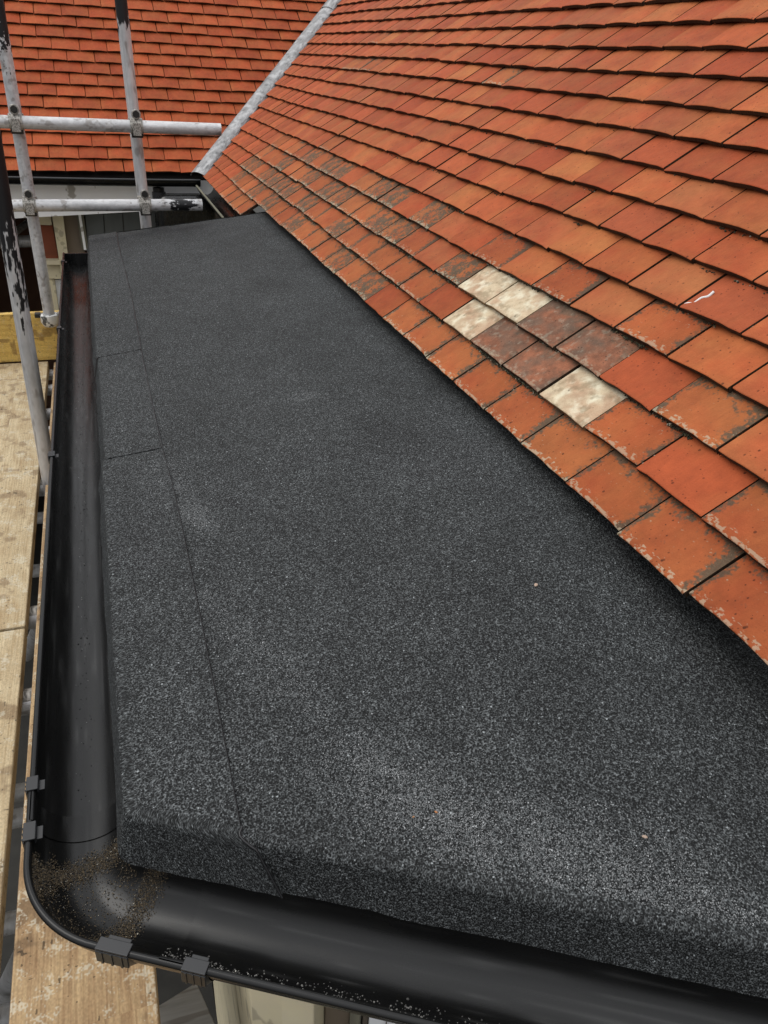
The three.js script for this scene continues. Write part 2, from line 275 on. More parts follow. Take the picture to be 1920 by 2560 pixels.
// special tiles: [pixel of the tile's face in the photograph, kind]
const specials = [[1244, 706, 'cream'], [1314, 764, 'cream'], [1192, 804, 'cream'], [1464, 1001, 'cream'], [1302, 862, 'brown'], [1362, 926, 'brown'], [1400, 816, 'brown'], [1510, 880, 'brown'], [1007, 585, 'lichen'], [1169, 677, 'lichen'], [1600, 1095, 'moss'],
  [820, 470, 'lichen'], [700, 460, 'lichen'], [742, 470, 'lichen'], [720, 560, 'lichen']];
function tiledRoof(name, label, kind, quat, courses, spanOf, posOf, base) {
  const root = thing(name, label, 'roof', base), r = rng(kind === 'main' ? 4001 : 5003), all = [];
  for (let k = courses[0]; k <= courses[1]; k++) {
    const [a, b, joint] = spanOf(k); const n0 = Math.floor((a - joint) / TW), n1 = Math.ceil((b - joint) / TW);
    for (let n = n0; n < n1; n++) {
      const s = joint + (n + 0.5) * TW + (r() - 0.5) * 0.0016 + (r() < 0.07 ? (r() - 0.5) * 0.004 : 0);
      if (s < a - TW / 2 || s > b) { r(); r(); continue; }
      const calm = k <= 0 ? 0.4 : 1, wob = (fbm(s * 1.7 + 9, k * 0.21, 900) - 0.5) * 0.010 * calm, down = calm * (fbm(s * 1.1, k * 0.6 + 7, 905) - 0.5) * 0.014 + (r() - 0.5) * 0.004 + (r() < 0.04 ? 0.004 : 0);
      const q = quat.clone().multiply(new THREE.Quaternion().setFromEuler(new THREE.Euler((r() - 0.5) * 0.014, (r() - 0.5) * 0.012, (r() - 0.5) * 0.018)));
      const p = posOf(k, s); p.add(V(0, wob + 0.001 * r(), down).applyQuaternion(quat));
      const c = p.clone().add(V(0, 0, -0.05).applyQuaternion(quat)), [px, py, dz] = toPixel(c);
      const vis = dz > 0.1 && px > -120 && px < 2040 && py > -60 && py < 2600;
      all.push({ k, n, s, p, q, px, py, size: vis ? 1 / (dz * dz) : 0, g: r() * tileGeos.length | 0, dz, rr: [r(), r()] });
    }
  }
  for (const t of all) {                                       // which clay
    let kd = 'clean';
    if (kind === 'main') {
      const low = t.k <= 0 ? 0.9 : t.k === 1 ? 0.7 : t.k === 2 ? 0.6 : t.k === 3 ? 0.3 : t.k === 4 ? 0.16 : t.k < 10 ? 0.08 : 0.03;
      if (t.rr[0] < low) kd = 'moss'; if (t.k >= 0 && t.k <= 3 && t.s < -2.2 && t.s > -4.7 && t.rr[1] < 0.4) kd = 'lichen';
      t.kind = kd;
    } else t.kind = 'red';
  }
  if (kind === 'main') for (const [x, y, kd] of specials) { let best = null, bd = 1e9; for (const t of all) { const d = Math.hypot(t.px - x, t.py - y); if (d < bd && t.size) { bd = d; best = t; } } if (best) best.kind = kd; }
  const inPhoto = t => t.size && t.px > -30 && t.px < 1950 && t.py > -15 && t.py < 2575;
  const order = all.filter(inPhoto).sort((a, b) => b.size - a.size), own = new Set(order.slice(0, 300));
  const rest = []; let ci = 0; const B = V(...base);
  const pick = t => { const l = clay[t.kind]; return l[Math.floor(t.rr[1] * 7919 + t.n * 7 + t.k * 3 + 9000) % l.length]; };
  for (const t of all) {
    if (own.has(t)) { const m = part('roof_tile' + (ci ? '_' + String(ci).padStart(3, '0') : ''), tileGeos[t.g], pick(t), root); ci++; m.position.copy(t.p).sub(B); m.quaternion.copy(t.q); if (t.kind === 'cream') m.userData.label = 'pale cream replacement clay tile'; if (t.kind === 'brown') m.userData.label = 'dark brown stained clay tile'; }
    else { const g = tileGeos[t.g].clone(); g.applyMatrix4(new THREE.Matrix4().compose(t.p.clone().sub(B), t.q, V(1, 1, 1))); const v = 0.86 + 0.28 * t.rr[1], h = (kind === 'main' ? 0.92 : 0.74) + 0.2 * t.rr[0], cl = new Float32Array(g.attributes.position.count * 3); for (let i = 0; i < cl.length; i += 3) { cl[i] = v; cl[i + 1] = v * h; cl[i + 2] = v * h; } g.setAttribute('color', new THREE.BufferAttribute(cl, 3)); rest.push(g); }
  }
  if (rest.length) { const m = part('roof_tile_field', mergeGeometries(rest), clayRest, root); m.userData.kind = 'stuff'; }
  console.log(name, 'tiles', all.length, 'in photo', order.length);
  return root;
}
const tanA = Math.tan(ALPHA);
const valleyZ = x => BZ - ((EY + (x - EX) * tanA) - BY) / tanA;   // plan line of the valley
const NMAIN = 20, NREAR = 20;
const mainRoof = tiledRoof('tiled_roof', 'long slope of weathered orange clay tiles with lichen and pale tiles above the black felt', 'main', Q_main, [-1, NMAIN],
  k => { const x = EX + k * GAUGE * Math.cos(ALPHA), far = valleyZ(x) - 0.1; return [far, k < 0 ? -3.86 : 0.35, EZ + (k & 1 ? TW / 2 : 0)]; },
  (k, s) => V(EX + k * GAUGE * Math.cos(ALPHA), EY + k * GAUGE * Math.sin(ALPHA), s), [EX, EY, -2.5]);
const rearRoof = tiledRoof('tiled_roof', 'clean red clay tile slope behind the scaffold rails', 'rear', Q_rear, [0, NREAR],
  k => { const z = BZ - k * GAUGE * Math.cos(ALPHA), xv = EX + ((BY + k * GAUGE * Math.sin(ALPHA)) - EY) / tanA; return [-1.9, xv + 0.1, BX0 + (k & 1 ? TW / 2 : 0)]; },
  (k, s) => V(s, BY + k * GAUGE * Math.sin(ALPHA), BZ - k * GAUGE * Math.cos(ALPHA)), [-0.5, BY, BZ]);
{ // moss and dirt lodged in the laps and side joints of the lower courses
  const r = rng(7117), n = 11000, im = new THREE.InstancedMesh(new THREE.IcosahedronGeometry(1, 0), std({ color: 0xffffff, roughness: 0.95 }), n), m = new THREE.Matrix4(), c = new THREE.Color();
  for (let i = 0; i < n; i++) {
    let k, s, tries = 0; do { k = 1 + (r() * r() * 8 | 0); s = -5.2 + r() * 5.2; tries++; } while (fbm(s * 5, k * 3.1, 717) < 0.5 + 0.012 * k && tries < 12);
    const p = V(EX + k * GAUGE * Math.cos(ALPHA), EY + k * GAUGE * Math.sin(ALPHA), s), side = r() < 0.25;
    if (side) { const j = EZ + ((k - 1) & 1 ? TW / 2 : 0); p.set(EX + (k - 1) * GAUGE * Math.cos(ALPHA), EY + (k - 1) * GAUGE * Math.sin(ALPHA), j + Math.round((s - j) / TW) * TW + (r() - 0.5) * 0.003); const t = -0.006 - r() * 0.085; p.add(V(0, -0.003, t).applyQuaternion(Q_main)); }
    else p.add(V(0, -0.0125 + r() * 0.003, -0.002 + r() * 0.006 * r()).applyQuaternion(Q_main));
    const z = 0.0007 + 0.0016 * r() * r(), v = 0.7 + 0.8 * r(), kk = r();
    m.compose(p, new THREE.Quaternion().setFromEuler(new THREE.Euler(r() * 6, r() * 6, r() * 6)), V(z * 1.6, z, z * 1.3)); im.setMatrixAt(i, m);
    im.setColorAt(i, kk < 0.7 ? c.setRGB(0.035 * v, 0.032 * v, 0.018 * v) : kk < 0.93 ? c.setRGB(0.07 * v, 0.062 * v, 0.03 * v) : c.setRGB(0.34 * v, 0.32 * v, 0.25 * v));
  }
  im.name = 'lap_moss'; im.castShadow = im.receiveShadow = true; tag(im, 'dark moss and dirt lodged between the lower orange tiles', 'moss', null, 'stuff'); scene.add(im);
}
{ // underlay below the tiles, closed slabs
  const L = (NMAIN + 1.5) * GAUGE, th = 0.02;
  const g = new THREE.BoxGeometry(L, th, 4.25); g.translate(L / 2, -0.062, 0); g.rotateZ(ALPHA); g.translate(0.05, 0.0, 0.56); part('underlay', g, underlayMat, mainRoof);
  const g1 = new THREE.BoxGeometry(L, th, 4.6); g1.translate(L / 2 + 0.12, -0.062, 0); g1.rotateZ(ALPHA); g1.translate(0.05, 0.0, -3.86); part('underlay', g1, underlayMat, mainRoof);
  const g2 = new THREE.BoxGeometry(4.4, th, L); g2.translate(0, -0.062, -L / 2); g2.rotateX(ALPHA); g2.translate(0.8, 0.0, -0.02); part('underlay', g2, underlayMat, rearRoof);
}
{ // lead roll in the valley
  const P0 = V(EX + (BY - EY) / tanA, BY, BZ).add(V(-0.035, -0.028, 0.035)), dir = V(1, tanA, -1).normalize(), up = V(-Math.sin(ALPHA), 2 * Math.cos(ALPHA), Math.sin(ALPHA)); up.addScaledVector(dir, -up.dot(dir)).normalize();
  const side = new THREE.Vector3().crossVectors(dir, up);
  const strip = (a, b, lift, seed) => gridGeo(14, Math.round((b - a) * 26), (u, v) => {
    const t = a + (b - a) * v, th = (u - 0.5) * Math.PI * 1.06, n = 1 + 0.10 * (fbm(u * 3, t * 7, seed) - 0.5);
    return { p: P0.clone().addScaledVector(dir, t).addScaledVector(side, Math.sin(th) * 0.056 * n).addScaledVector(up, Math.cos(th) * 0.030 * n + 0.012 + lift + 0.004 * (fbm(t * 9, 1, seed + 3) - 0.5)), uv: [u, t * 0.5] };
  });
  const o = thing('valley_flashing', 'mottled grey lead roll running up the valley between both tiled roofs', 'flashing', [P0.x, P0.y, P0.z]);
  for (const [a, b, l, s] of [[0, 1.86, 0, 1], [1.83, 2.9, 0.004, 2]]) { const g = strip(a, b, l, s); g.translate(-P0.x, -P0.y, -P0.z); part('lead_sheet', g, lead, o); }
}

// ------------------------------------------------------------------ flat felt roof
const XL = -0.050, HL = -0.745, ZC = -0.630, TF = Math.tan(rad(30)), ZFAR = -3.80;
const NF = [-0.5, Math.cos(rad(30))];                         // outward plan normal of the front edge
const zFront = x => ZC + (x - XL) * TF;
const dFront = (x, z) => -((x - XL) * NF[0] + (z - ZC) * NF[1]);
function smin(a, b, k) { const h = clamp(0.5 + 0.5 * (b - a) / k); return mix(b, a, h) - k * h * (1 - h); }
function H(x, z) {
  const dl = Math.max(0, x - XL), df = Math.max(0, dFront(x, z));
  let h = HL + Math.max(0, smin(0.126 * dl, 0.15 * df, 0.012));
  h += 0.006 * (fbm(x * 4 + 3, z * 2.2, 601, 3) - 0.5) + 0.0022 * (fbm(x * 14, z * 10, 602, 2) - 0.5);
  h -= 0.0016 * Math.exp(-(((x - 0.33 - 0.02 * Math.sin(z * 2)) / 0.012) ** 2)) * step(-1.6, -2.6, z);      // board joint showing through
  return h;
}
function feltTop(x0, x1, z0, z1, lift, nx, nz) {              // z0(x) far, z1(x) near
  return gridGeo(nx, nz, (u, v) => { const x = mix(x0, x1, u), z = mix(z0(x), z1(x), v); return { p: V(x, H(x, z) + lift, z), uv: [x, z] }; });
}
function feltSkirt(path, R, drop, lift, out, push = 0) {                 // rounded edge and drip
  const prof = []; for (let i = 0; i <= 6; i++) { const a = i / 6 * Math.PI / 2; prof.push([R * Math.sin(a), -R * (1 - Math.cos(a)), i / 6 * R * 1.5]); }
  for (let i = 1; i <= 6; i++) prof.push([R + out * i / 6, -R - (drop - R) * i / 6, R * 1.5 + (drop - R) * i / 6]);
  let L = 0; const len = path.map((q, i) => (i ? (L += Math.hypot(q.x - path[i - 1].x, q.z - path[i - 1].z) + 0.004) : 0));
  return gridGeo(prof.length - 1, path.length - 1, (u, v, i, j) => {
    const q = path[j], w = prof[i], ripple = i > 6 ? (fbm(len[j] * 9, 3, 621) - 0.5) * 0.006 * (i - 6) / 6 : 0, sag = i === prof.length - 1 ? (fbm(len[j] * 30, 5, 622) - 0.5) * 0.0035 : 0;
    return { p: V(q.x + q.nx * (w[0] + ripple + push * Math.min(1, i / 3)), H(q.x, q.z) + lift + w[1] + sag, q.z + q.nz * (w[0] + ripple + push * Math.min(1, i / 3))), uv: [len[j], w[2] + 5] };
  });
}
const RE = 0.0115;
const flat = thing('flat_roof', 'flat roof of charcoal mineral felt with lapped edge strips', 'flat roof', [0.3, -0.82, -2.2]);
const place = g => { g.translate(-0.3, 0.82, 2.2); return g; };
const xIn = XL + RE;
const frontIn = x => zFront(x) - RE / NF[1];
const frontPath = (x0, x1, n) => Array.from({ length: n + 1 }, (_, i) => { const x = mix(x0, x1, i / n); return { x, z: frontIn(x), nx: NF[0], nz: NF[1] }; });
{
  const XR = 0.86;
  const xu = xIn + 0.008, top = feltTop(xu, XR, () => ZFAR, x => frontIn(x), 0, 70, 260);
  const leftUnder = Array.from({ length: 61 }, (_, i) => ({ x: xu, z: mix(ZFAR, frontIn(xu), i / 60), nx: -1, nz: 0 }));
  for (let i = 1; i < 6; i++) { const a = Math.PI - i / 6 * rad(60); leftUnder.push({ x: xu, z: frontIn(xu), nx: Math.cos(a), nz: Math.sin(a) }); }
  part('felt_sheet', place(mergeGeometries([top, feltSkirt([...leftUnder, ...frontPath(xu, XR, 90)], RE, 0.062, 0, 0.010)])), felt, flat);
  // far end drip
  const farPath = Array.from({ length: 41 }, (_, i) => ({ x: mix(XR, -0.036, i / 40), z: ZFAR, nx: 0, nz: -1 }));
  part('felt_drip', place(feltSkirt(farPath, RE, 0.06, 0.003, 0.004)), felt, flat);
  // three lapped edge strips
  const seamX = z => 0.068 + 0.004 * (fbm(z * 3, 2, 631) - 0.5) + 0.003 * Math.sin(z * 4);
  const bitumen = std({ color: rgb(0.008, 0.008, 0.009), roughness: 0.35 });
  const strip = (zf, zn, lift, inset, corner) => {
    const beads = [];
    const left = Array.from({ length: 61 }, (_, i) => { const z = mix(zf, corner ? frontIn(xIn) : zn, i / 60); return { x: xIn + inset, z, nx: -1, nz: 0 }; });
    if (corner) { const c = left[60]; for (let i = 1; i <= 6; i++) { const a = Math.PI - i / 6 * rad(60); left.push({ x: c.x, z: c.z, nx: Math.cos(a), nz: Math.sin(a) }); } }
    const near = x => (corner ? frontIn(x) : zn);
    const top = gridGeo(16, 90, (u, v) => { const zz = mix(zf, near(0.02), v), x = mix(xIn + inset, seamX(zz), u), z = mix(zf, near(x), v); const curl = 0.002 * step(0.8, 1, u) * fbm(z * 5, 1, 633); return { p: V(x, H(x, z) + lift + curl, z), uv: [x + 0.37, z + 0.21] }; });
    const edge = gridGeo(1, 90, (u, v) => { const zz = mix(zf, near(0.02), v), x = seamX(zz), z = mix(zf, near(x), v); const curl = 0.002 * fbm(z * 5, 1, 633); return { p: V(x, H(x, z) + (lift + curl) * (1 - u) - 0.001 * u, z), uv: [x + u * 0.01, z] }; });
    const ends = []; for (const ze of corner ? [zf] : [zf, zn]) ends.push(gridGeo(16, 1, (u, v) => { const x = mix(xIn + inset, seamX(ze), u); return { p: V(x, H(x, ze) + lift * (1 - v) - 0.001 * v, ze), uv: [x, v * 0.01] }; }));
    const list = [top, edge, ...ends];
    if (corner) {                                              // wraps round on to the front drip, cut on a slant
      const n0 = left.length, path = [...left, ...frontPath(xIn, 0.115, 30).slice(1)], pr = feltSkirt(path, RE, 0.065, lift, 0.012, 0.005), n = 13, p = pr.attributes.position, full = 0.115 - xIn;
      const cut = [];
      for (let j = n0; j < path.length; j++) for (let i = 0; i < n; i++) { const a = j * n + i, f = (path[j].x - xIn) / full, keep = mix(0.068 - xIn, full, Math.max(0, (i - 2) / (n - 3))), dx = f * keep - (path[j].x - xIn); p.setX(a, p.getX(a) + dx); p.setZ(a, p.getZ(a) + dx * TF); if (j === path.length - 1) cut.push(V(p.getX(a), p.getY(a), p.getZ(a))); }
      pr.computeVertexNormals(); list.push(pr);
      list.push(gridGeo(n - 1, 1, (u, v, i, j) => ({ p: cut[i].clone().add(V(-NF[0] * 0.008 * j, -0.004 * j * (i < 4 ? 1 : 0), -NF[1] * 0.008 * j)), uv: [u * 0.07, j * 0.01] })));
      beads.push(cut.map(q => q.clone().add(V(0.001, 0, 0.0006))));
    } else list.push(feltSkirt(left, RE, 0.065, lift, 0.012, 0.004));
    const bp = []; for (let i = 0; i <= 60; i++) { const v = i / 60, zz = mix(zf, near(0.02), v), x = seamX(zz), z = mix(zf, near(x), v); bp.push(V(x + 0.0006, H(x, z) + 0.0012 + 0.0014 * (fbm(z * 30, 4, 655) - 0.5), z)); } beads.push(bp);
    const sp = part('felt_edge_strip', place(mergeGeometries(list)), felt, flat);
    for (const q of beads) part('bitumen_bead', place(new THREE.TubeGeometry(new THREE.CatmullRomCurve3(q), q.length * 2, 0.0017, 5)), bitumen, sp);
  };
  strip(-1.526, 0, 0.006, 0.000, true);
  strip(-2.168, -1.534, 0.0045, 0.005, false);
  strip(ZFAR + 0.004, -2.172, 0.0045, 0.001, false);
  part('timber_deck', place(metreUV(new THREE.BoxGeometry(0.80, 0.018, 2.9).translate(0.42, -0.792, -2.3))), darkTimber, flat);
}

// ------------------------------------------------------------------ gutter round the flat roof
const GY = -0.802, RL = 0.139, GR0 = 0.0545;                  // lip level, lip bend, bore
const gutterPath = (() => {                                    // centre line as {x, z, nx, nz} by distance; nx, nz point outward
  const lipX = -0.161, cx = lipX + RL, cz = -0.646, rc = RL - 0.057, Z0 = -3.74, l1 = cz - Z0, l2 = rc * rad(60);
  return s => {
    if (s <= l1) return { x: lipX + 0.057, z: Z0 + s, nx: -1, nz: 0 };
    const a = Math.min(s - l1, l2) / rc, nx = -Math.cos(a), nz = Math.sin(a), e = Math.max(0, s - l1 - l2);
    return { x: cx + nx * rc + nz * e, z: cz + nz * rc - nx * e, nx, nz };
  };
})();
const S_CORNER = -0.646 + 3.74;
function onGutter(s, th, r) { const q = gutterPath(s), o = Math.cos(th) * r; return V(q.x + q.nx * o, GY - Math.sin(th) * r * 0.98, q.z + q.nz * o); }   // th 0 at the outer lip, pi at the inner
function gutterShell(s0, s1, ri, n) {
  const t = 0.0024, prof = []; for (let i = 0; i <= 26; i++) prof.push([i / 26 * Math.PI, ri]); for (let i = 26; i >= 0; i--) prof.push([i / 26 * Math.PI, ri + t]); prof.push(prof[0]);
  const shell = gridGeo(prof.length - 1, n, (u, v, i) => { const s = mix(s0, s1, v); return { p: onGutter(s, prof[i][0], prof[i][1]), uv: [prof[i][0] * 0.055, s] }; });
  const bead = gridGeo(10, n, (u, v) => { const s = mix(s0, s1, v), q = gutterPath(s), a = u * Math.PI * 2, o = ri + 0.0032 + 0.0042 * Math.cos(a); return { p: V(q.x + q.nx * o, GY + 0.0015 - 0.0042 * Math.sin(a), q.z + q.nz * o), uv: [u * 0.02, s] }; });
  return mergeGeometries([shell, bead]);
}
const gutter = thing('gutter', 'black half round plastic gutter turning the corner of the felt roof', 'gutter', [-0.104, GY, -2.2]);
const gplace = g => { g.translate(0.104, -GY, 2.2); return g; };
part('gutter_run', gplace(gutterShell(0, S_CORNER - 0.055, GR0, 90)), pvc, gutter);
part('gutter_angle', gplace(gutterShell(S_CORNER - 0.10, S_CORNER + 0.20, GR0 + 0.0012, 60)), pvc, gutter);
part('gutter_run', gplace(gutterShell(S_CORNER + 0.155, S_CORNER + 1.35, GR0, 50)), pvc, gutter);
{ // stop end at the far end
  const g = new THREE.CircleGeometry(GR0 + 0.0045, 24, Math.PI, Math.PI); const q = gutterPath(0), cap = new THREE.ExtrudeGeometry(new THREE.Shape().absarc(0, 0, GR0 + 0.004, Math.PI, Math.PI * 2, false), { depth: 0.006, bevelEnabled: true, bevelSize: 0.001, bevelThickness: 0.001, bevelSegments: 1, curveSegments: 20 }); cap.translate(q.x, GY, q.z - 0.004);
  part('stop_end', gplace(cap), pvc, gutter);
}
function clipGeo(w) {                                          // local: x along the gutter, z outward, y up; sits over the lip
  const o = GR0 + 0.0032, l = [box(w, 0.018, 0.0025, 0, -0.005, o + 0.0062, 0.001), box(w, 0.0025, 0.014, 0, 0.0062, o, 0.001), box(w * 0.9, 0.008, 0.0022, 0, 0.002, o - 0.0062, 0.001), box(w * 0.7, 0.002, 0.007, 0, 0.000, o - 0.0105, 0.0008)];
  for (const i of [-0.3, 0, 0.3]) l.push(box(w * 0.06, 0.018, 0.0012, w * i, -0.005, o + 0.0078, 0));
  return mergeGeometries(l.map(g => { const h = g.index ? g.toNonIndexed() : g; h.deleteAttribute('uv'); return h; }));
}
function addClip(px, py, w, band) {
  const t = hit(px, py, 'y', GY); let bs = 0, bd = 1e9; for (let s = 0; s < S_CORNER + 1.3; s += 0.004) { const q = onGutter(s, 0, GR0), d = Math.hypot(q.x - t.x, q.z - t.z); if (d < bd) { bd = d; bs = s; } }
  const q = gutterPath(bs), m = part('gutter_clip', clipGeo(w), pvcRib, gutter);
  m.position.set(q.x + 0.104, 0, q.z + 2.2); m.rotation.y = Math.atan2(q.nx, q.nz);
  if (band) {
    const n = 20, g = gridGeo(4, n, (u, v) => { const th = v * Math.PI * 0.8 - 0.06, r = GR0 + 0.0055 + (u > 0 && u < 1 ? 0.0032 : -0.002); return { p: V((Math.min(Math.max(u, 0.02), 0.98) - 0.5) * w * 1.0, -Math.sin(th) * r, Math.cos(th) * r), uv: [u, v] }; });
    const b = part('bracket_band', g, pvcRib, m);
  }
}
addClip(163, 655, 0.022, true); addClip(160, 822, 0.022, true); addClip(147, 1140, 0.024, true); addClip(90, 1968, 0.022, true); addClip(70, 2090, 0.026, true); addClip(290, 2362, 0.036, true); addClip(497, 2404, 0.026, true);

// silt in the gutter corner and loose granules washed off the felt
{
  const r = rng(909), grain = new THREE.IcosahedronGeometry(1, 0);
  const silt = (name, n, label, fn, mat) => {
    const im = new THREE.InstancedMesh(grain, mat, n), m = new THREE.Matrix4(), c = new THREE.Color();
    for (let i = 0; i < n; i++) { const [p, s, col] = fn(i); m.compose(p, new THREE.Quaternion().setFromEuler(new THREE.Euler(r() * 6, r() * 6, r() * 6)), V(s * (0.7 + 0.6 * r()), s * (0.5 + 0.5 * r()), s * (0.7 + 0.6 * r()))); im.setMatrixAt(i, m); im.setColorAt(i, c.setRGB(...col)); }
    im.name = name; im.castShadow = im.receiveShadow = true; tag(im, label, 'silt', null, 'stuff'); scene.add(im);
  };
  const gritMat = std({ color: 0xffffff, roughness: 0.8 });
  const gauss = () => (r() + r() + r() - 1.5) * 0.82;
  silt('gutter_silt', 17000, 'brown silt and grit caught in the gutter corner', i => {
    const line = r();
    let s, th;
    if (line < 0.56) { th = 0.12 + r() * 2.75; s = S_CORNER - 0.012 + 0.028 * (th - 1.4) * -0.5 + gauss() * 0.024 * (0.5 + fbm(th * 4, 1, 33)); }
    else if (line < 0.92) { th = 0.25 + r() * 2.5; s = S_CORNER + 0.086 + gauss() * 0.019 + 0.01 * (th - 1.5); }
    else { th = 0.45 + r() * 2.1; s = S_CORNER + 0.04 + gauss() * 0.05; }
    const k = r(), sz = 0.0004 + 0.0010 * r() * r() * r(), b = k < 0.025 ? [0.36, 0.33, 0.27] : k < 0.42 ? [0.11, 0.08, 0.044] : k < 0.8 ? [0.06, 0.046, 0.028] : [0.02, 0.02, 0.02];
    return [onGutter(s, th, GR0 + 0.0022 - r() * 0.0028), sz, b];
  }, gritMat);
  silt('felt_dust_sheen', 19000, 'pale loose granules scuffed over the black felt, also drawing its pale sheen', i => {
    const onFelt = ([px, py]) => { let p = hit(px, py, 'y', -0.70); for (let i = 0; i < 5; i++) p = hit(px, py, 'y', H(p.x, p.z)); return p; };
    if (!silt.band) silt.band = [[[400, 1150, 0.010], [432, 1210, 0.014], [470, 1275, 0.015], [520, 1330, 0.012]], [[500, 1480, 0.012], [640, 1640, 0.02], [800, 1800, 0.026]], [[860, 1880, 0.022], [1000, 1990, 0.030], [1150, 2060, 0.030], [1350, 2140, 0.030], [1600, 2230, 0.026], [1900, 2320, 0.024]]].map(l => l.map(q => { const p = onFelt(q); return [p.x, p.z, q[2]]; }));  // bands follow the scuffs and put the slope's sheen into pale grains
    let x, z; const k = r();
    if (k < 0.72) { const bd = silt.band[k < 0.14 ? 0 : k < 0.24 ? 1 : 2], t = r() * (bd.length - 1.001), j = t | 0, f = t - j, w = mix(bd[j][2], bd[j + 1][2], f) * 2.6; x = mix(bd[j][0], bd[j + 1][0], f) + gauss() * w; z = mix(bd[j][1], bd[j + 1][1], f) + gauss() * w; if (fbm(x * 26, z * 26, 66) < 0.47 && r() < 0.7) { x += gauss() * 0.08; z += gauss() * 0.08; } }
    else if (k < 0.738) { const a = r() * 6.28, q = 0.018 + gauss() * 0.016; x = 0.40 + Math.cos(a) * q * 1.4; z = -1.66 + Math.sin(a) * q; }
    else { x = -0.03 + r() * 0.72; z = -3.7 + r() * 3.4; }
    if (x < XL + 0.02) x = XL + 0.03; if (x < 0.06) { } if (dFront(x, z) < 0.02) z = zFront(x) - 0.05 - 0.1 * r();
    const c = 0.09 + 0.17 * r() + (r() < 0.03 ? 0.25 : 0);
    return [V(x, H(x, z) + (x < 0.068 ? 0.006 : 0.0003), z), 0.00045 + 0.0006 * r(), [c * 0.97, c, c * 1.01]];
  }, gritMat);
  silt('loose_granules', 2600, 'loose pale grit scattered along the black gutter', i => {
    const front = r() < 0.78; let s, th;
    if (front) { s = S_CORNER + 0.14 + r() * 0.75; th = 0.5 + 0.75 * r() + gauss() * 0.15; if (fbm(s * 30, th * 4, 55) < 0.47) { s = S_CORNER + 0.14 + r() * 0.7; } }
    else { s = 0.3 + r() * (S_CORNER - 0.4); th = 1.5 + gauss() * 0.28; }
    const k = r(), sz = front ? 0.0006 + 0.0011 * r() * r() : 0.0004 + 0.0011 * r() * r();
    return [onGutter(s, clamp(th, 0.1, 2.6), GR0 - 0.0002), sz, front ? (k < 0.4 ? [0.17, 0.165, 0.155] : k < 0.44 ? [0.45, 0.44, 0.4] : [0.06, 0.058, 0.055]) : (k < 0.85 ? [0.008, 0.008, 0.008] : [0.35, 0.35, 0.34])];
  }, gritMat);
}

// ------------------------------------------------------------------ bay walls under the flat roof
{
  const inset = 0.10, bay = thing('bay_wall', 'cream rendered bay wall and window below the front gutter', 'wall', [0.3, -4.2, -1.2]);
  const u = V(NF[1], 0, 0.5), n = V(NF[0], 0, NF[1]);          // along the front, outward
  const o = V(XL, 0, ZC).addScaledVector(n, -inset);           // a point on the front wall plane
  const front = (px, py) => { const d = rayOf(px, py), t = o.dot(n) / d.dot(n); return d.multiplyScalar(t); };
  const along = px => front(px, 2510).sub(o).dot(u);
  const a0 = along(626), a1 = along(785), a2 = along(858), a3 = along(892), a4 = along(912), a5 = along(990);
  const slab = (s0, s1, y0, y1, depth, th, mat, name, parent = bay) => { const g = metreUV(box(s1 - s0, y1 - y0, th, 0, 0, 0, 0.003)); g.rotateY(-rad(30)); const c = o.clone().addScaledVector(u, (s0 + s1) / 2).addScaledVector(n, -depth - th / 2); g.translate(c.x - 0.3, (y0 + y1) / 2 + 4.2, c.z + 1.2); return part(name, g, mat, parent); };
  const B = -4.2, T = -0.83;
  slab(a0, a1, B, T, 0, 0.16, cream, 'pilaster');
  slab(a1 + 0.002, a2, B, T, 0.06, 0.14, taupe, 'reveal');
  slab(a2 + 0.002, a3, B, T, 0.045, 0.1, oldTimber, 'jamb');
  slab(a3 + 0.002, a4, B, T, 0.05, 0.08, darkTimber, 'jamb');
  const fr = slab(a4 + 0.002, a5, -2.6, T, 0.04, 0.06, upvc, 'window_frame');
  slab(a4 + (a5 - a4) * 0.66, a4 + (a5 - a4) * 0.69, -2.6, T, 0.036, 0.03, darkTimber, 'gasket', fr);
  slab(a5 + 0.002, a5 + 0.9, -2.6, T, 0.07, 0.02, glass, 'window_pane');
  slab(a4 + 0.002, a5 + 0.9, B, -2.602, 0.0, 0.16, cream, 'wall_panel');
  // left side wall, running away under the gutter
  const c = o.clone().addScaledVector(u, a0);
  const zA = c.z - 0.09;
  const e = hit(521, 2500, 'x', c.x + 0.002);
  const left = (z0, z1, y0, y1, x0, th, mat, name) => { const g = metreUV(box(th, y1 - y0, Math.abs(z1 - z0), 0, 0, 0, 0.003)); g.translate(x0 + th / 2 - 0.3, (y0 + y1) / 2 + 4.2, (z0 + z1) / 2 + 1.2); return part(name, g, mat, bay); };
  left(c.z - 0.01, e.z, B, T, c.x + 0.004, 0.14, cream, 'pilaster');
  left(e.z - 0.002, -2.2, -2.4, T, c.x + 0.09, 0.02, glass, 'window_pane');
  left(e.z - 0.002, -2.2, B, -2.402, c.x + 0.004, 0.14, cream, 'wall_panel');
  left(-2.202, -3.7, B, T, c.x + 0.004, 0.14, cream, 'wall_panel');
  const g = metreUV(box(0.9, 3.36, 0.14, 0, 0, 0, 0.003)); g.translate(c.x + 0.46 - 0.3, (B + T) / 2 + 4.2, -3.63 + 1.2); part('wall_panel', g, cream, bay);
  // fascia boards behind the gutter
  const f1 = box(0.02, 0.15, 3.08, XL + 0.024 - 0.3, -0.855 + 4.2, -2.2 + 1.2, 0.002); part('fascia', f1, darkTimber, bay);
  slab(0.05, 1.2, -0.93, -0.80, -0.085, 0.02, darkTimber, 'fascia');
}

